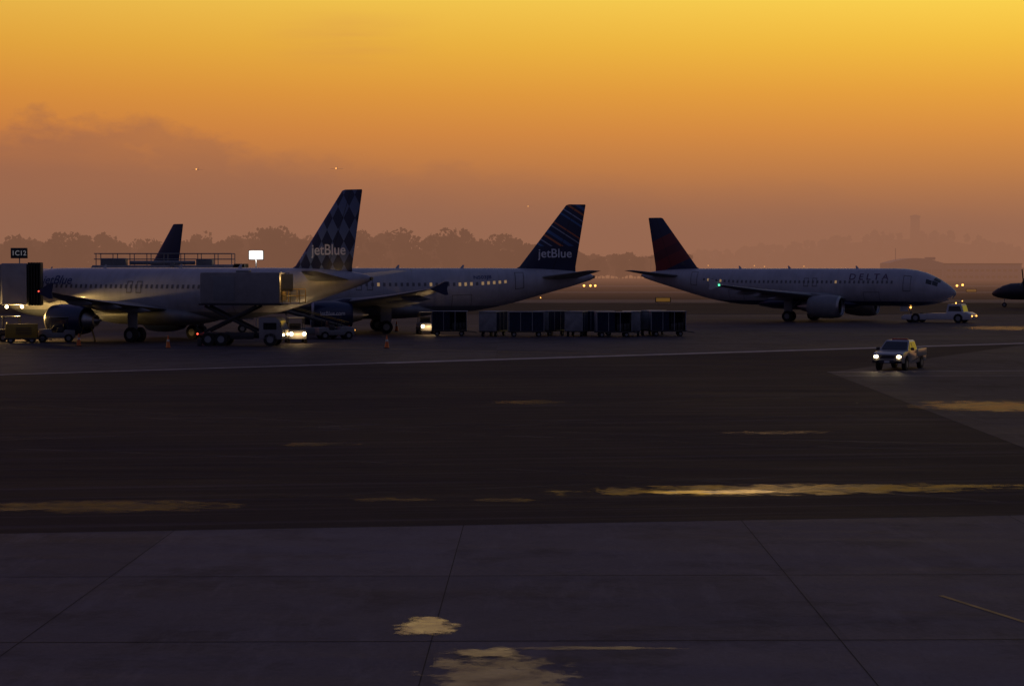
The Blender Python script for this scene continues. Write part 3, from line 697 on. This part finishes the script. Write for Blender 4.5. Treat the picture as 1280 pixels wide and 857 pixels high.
for k in range(26):
    tl(-260+k*24+random.uniform(-3,3),random.choice([328,368,468,507]),.3,random.choice([lampo,lampo,lampwh]),.09)
for k in range(12):
    cxx=random.uniform(660,1270); d=2365; tl((cxx-640)/2400*d,d,random.uniform(4,12),lampo,.8)
for x,y in ((-22,322),(60,325),(25,318),(110,460),(-60,322)):
    o=empty('airfield_sign',(x,y,0)); box(o,'panel',(0,0,.75),(2.6,.25,.8),darkm,.03); box(o,'face',(0,-.135,.75),(2.3,.02,.6),M('sign_face',(.4,.2,.04),.5,emis=(1,.5,.1,1),es=.1))
    for s in(-1,1): cyl(o,'leg',(s,0,0),(s,0,.4),.05,metal,6)
for x,y,h in ((185,640,30),(265,760,26),(60,830,22)):
    o=empty('light_mast',(x,y,0)); cyl(o,'pole',(0,0,0),(0,0,h*.5),.28,metal,8,.14); box(o,'head',(0,0,h*.5),(2.2,.4,.4),darkm,.05)
def faraircraft(pxx,pyy,d):
    o=empty('approaching_aircraft',((pxx-640)/2400*d,d,5.7+(337-pyy)*d/2400))
    cyl(o,'fuselage',(0,-3,0),(0,14,0),.9,greyp,10,.3); box(o,'wings',(0,4,0),(13,2,.2),greyp,.05); box(o,'fin',(0,13,1.6),(.2,2,3),greyp,.05); sph(o,'landing_light',(0,-3.2,0),.75,lampo)
faraircraft(421,211,2000); faraircraft(247,212,2100); faraircraft(660,258,2300)

# haze (absorbing volume; its own emission stands in for scattered dusk light)
hm,t,out=newmat('haze'); sig=.00115
va=t.n('ShaderNodeVolumeAbsorption',ins={'Color':(0,0,0,1),'Density':sig})
ve=t.n('ShaderNodeEmission',ins={0:(.300,.135,.080,1),1:sig})
ad=t.n('ShaderNodeAddShader',ins={0:va.outputs[0],1:ve.outputs[0]}); t.nt.links.new(ad.outputs[0],out.inputs['Volume'])
hm.cycles.emission_sampling='NONE'
try: hm.cycles.homogeneous_volume=True
except Exception: pass
hb=box(None,'haze',(0,1860,36),(6000,3080,76),hm)

# ------------------------------------------------------------------ world
w=bpy.data.worlds.new('World'); scene.world=w; w.use_nodes=True; w.node_tree.nodes.clear(); t=NT(w.node_tree)
w.cycles.sampling_method='MANUAL'; w.cycles.sample_map_resolution=512
wo=t.n('ShaderNodeOutputWorld'); tc=t.n('ShaderNodeTexCoord'); dirv=tc.outputs['Generated']; x,y,z=t.sep(dirv)
u=t.math('DIVIDE',x,t.math('MAXIMUM',y,.15))
vec=t.comb(t.math('MULTIPLY',u,4.0),t.math('MULTIPLY',z,9.0),0.0)
n1=t.noise(vec,1.8,5,.55); n2=t.noise(t.comb(t.math('MULTIPLY',u,1.2),t.math('MULTIPLY',z,3.0),5.0),3.0,3,.5)
S=[(0,(180,110,72)),(.03,(222,136,60)),(.05,(244,150,46)),(.07,(254,160,42)),(.09,(255,173,44)),(.115,(255,194,56)),(.15,(255,216,84)),(.19,(235,196,145)),(.25,(165,145,148)),(.42,(92,90,114)),(1,(56,64,98))]
clear=t.ramp(z,[(p_,lin(c)) for p_,c in S])
H=[(0,(146,99,78)),(.02,(160,106,76)),(.04,(184,118,70)),(.06,(212,133,62)),(.08,(232,148,58)),(.11,(244,168,68)),(.16,(236,190,115)),(.25,(160,140,140)),(.42,(92,90,114)),(1,(56,64,98))]
hazy=t.ramp(z,[(p_,lin(c)) for p_,c in H])
top=t.math('ADD',.040,t.math('MULTIPLY',u,-.09))
dz=t.math('SUBTRACT',t.math('ADD',top,t.math('MULTIPLY',t.math('SUBTRACT',n1,.5),.06)),z)
lay=t.math('ADD',t.math('MULTIPLY',dz,36.0),.5,clamp=True)
lay=t.math('MULTIPLY',lay,t.math('ADD',.6,t.math('MULTIPLY',n2,.6),clamp=True))
sun=t.mix(lay,clear,hazy)
# smoke bank on the left: billowing upper edge falling away to the right
sm=t.noise(t.comb(t.math('MULTIPLY',u,8.0),t.math('MULTIPLY',z,15.0),2.0),1.7,8,.62)
bt=t.math('ADD',.080,t.math('MULTIPLY',t.math('ADD',u,.267),-.13))
bd=t.math('SUBTRACT',t.math('ADD',bt,t.math('MULTIPLY',t.math('SUBTRACT',sm,.5),.13)),z)
bk=t.math('MULTIPLY',bd,55.0,clamp=True)
inner=t.ramp(t.noise(t.comb(t.math('MULTIPLY',u,6.0),t.math('MULTIPLY',z,24.0),4.0),2.0,5,.6),[(.35,(.65,)*3),(.65,(1,)*3)])
lf=t.ramp(t.math('ADD',t.math('MULTIPLY',u,-1.6),.42),[(.10,(0,0,0)),(.40,(.45,)*3),(.80,(1,1,1))])
lowf=t.ramp(z,[(.02,(.15,)*3),(.05,(.75,)*3),(.09,(1,)*3)])
fk=t.math('MULTIPLY',t.math('MULTIPLY',t.math('MULTIPLY',bk,lf),lowf),t.math('MULTIPLY',inner,.72))
sun=t.mix(fk,sun,lin((160,104,76)))
# thin wisp higher up
wp=t.noise(t.comb(t.math('MULTIPLY',t.math('ADD',u,t.math('MULTIPLY',z,-1.2)),5.0),t.math('MULTIPLY',z,60.0),9.0),1.2,5,.6)
wb=t.ramp(z,[(.10,(0,0,0)),(.118,(1,1,1)),(.135,(0,0,0))]); wl=t.ramp(t.math('ABSOLUTE',t.math('ADD',u,.085)),[(.0,(1,1,1)),(.05,(0,0,0))])
sun=t.mix(t.math('MULTIPLY',t.math('MULTIPLY',t.math('MULTIPLY',t.ramp(wp,[(.45,(0,0,0)),(.65,(1,1,1))]),wb),wl),.4),sun,lin((225,150,80)))
gl=t.math('ADD',1.0,t.math('MULTIPLY',u,.35)); gl=t.math('MINIMUM',t.math('MAXIMUM',gl,.6),1.1)
gk=t.comb(gl,t.math('ADD',gl,t.math('MULTIPLY',u,.30)),gl)
sun=t.mix(1.0,sun,gk,'MULTIPLY')
B_=[(0,(58,52,70)),(.15,(66,61,79)),(.5,(66,67,92)),(1,(56,64,98))]
back=t.ramp(z,[(p_,lin(c)) for p_,c in B_])
side=t.ramp(t.math('ADD',t.math('MULTIPLY',y,.5),.5),[(.55,(0,0,0)),(.95,(1,1,1))],'EASE')
col=t.mix(side,back,sun)
col=t.mix(t.math('GREATER_THAN',t.math('MULTIPLY',z,-1.0),.002),col,(.02,.016,.016))
bg=t.n('ShaderNodeBackground',ins={0:col,1:1.0})
sk=t.n('ShaderNodeTexSky',sky_type='NISHITA',sun_disc=False,sun_elevation=R(1.0),sun_rotation=R(8),dust_density=4.0)
bg2=t.n('ShaderNodeBackground',ins={0:sk.outputs[0],1:0.002})
ad=t.n('ShaderNodeAddShader',ins={0:bg.outputs[0],1:bg2.outputs[0]}); t.nt.links.new(ad.outputs[0],wo.inputs[0])
sn=light(None,'sun','SUN',(0,500,200),.04,(1,.6,.3)); sn.data.angle=R(6); sn.rotation_euler=(R(-87),0,R(-8))

cd=bpy.data.cameras.new('camera'); cd.lens=67.5; cd.sensor_width=36; cd.clip_end=12000; cd.clip_start=.1
co=bpy.data.objects.new('camera',cd); co.location=(0,0,5.7); co.rotation_euler=(R(90-2.18),0,0); link(co); scene.camera=co
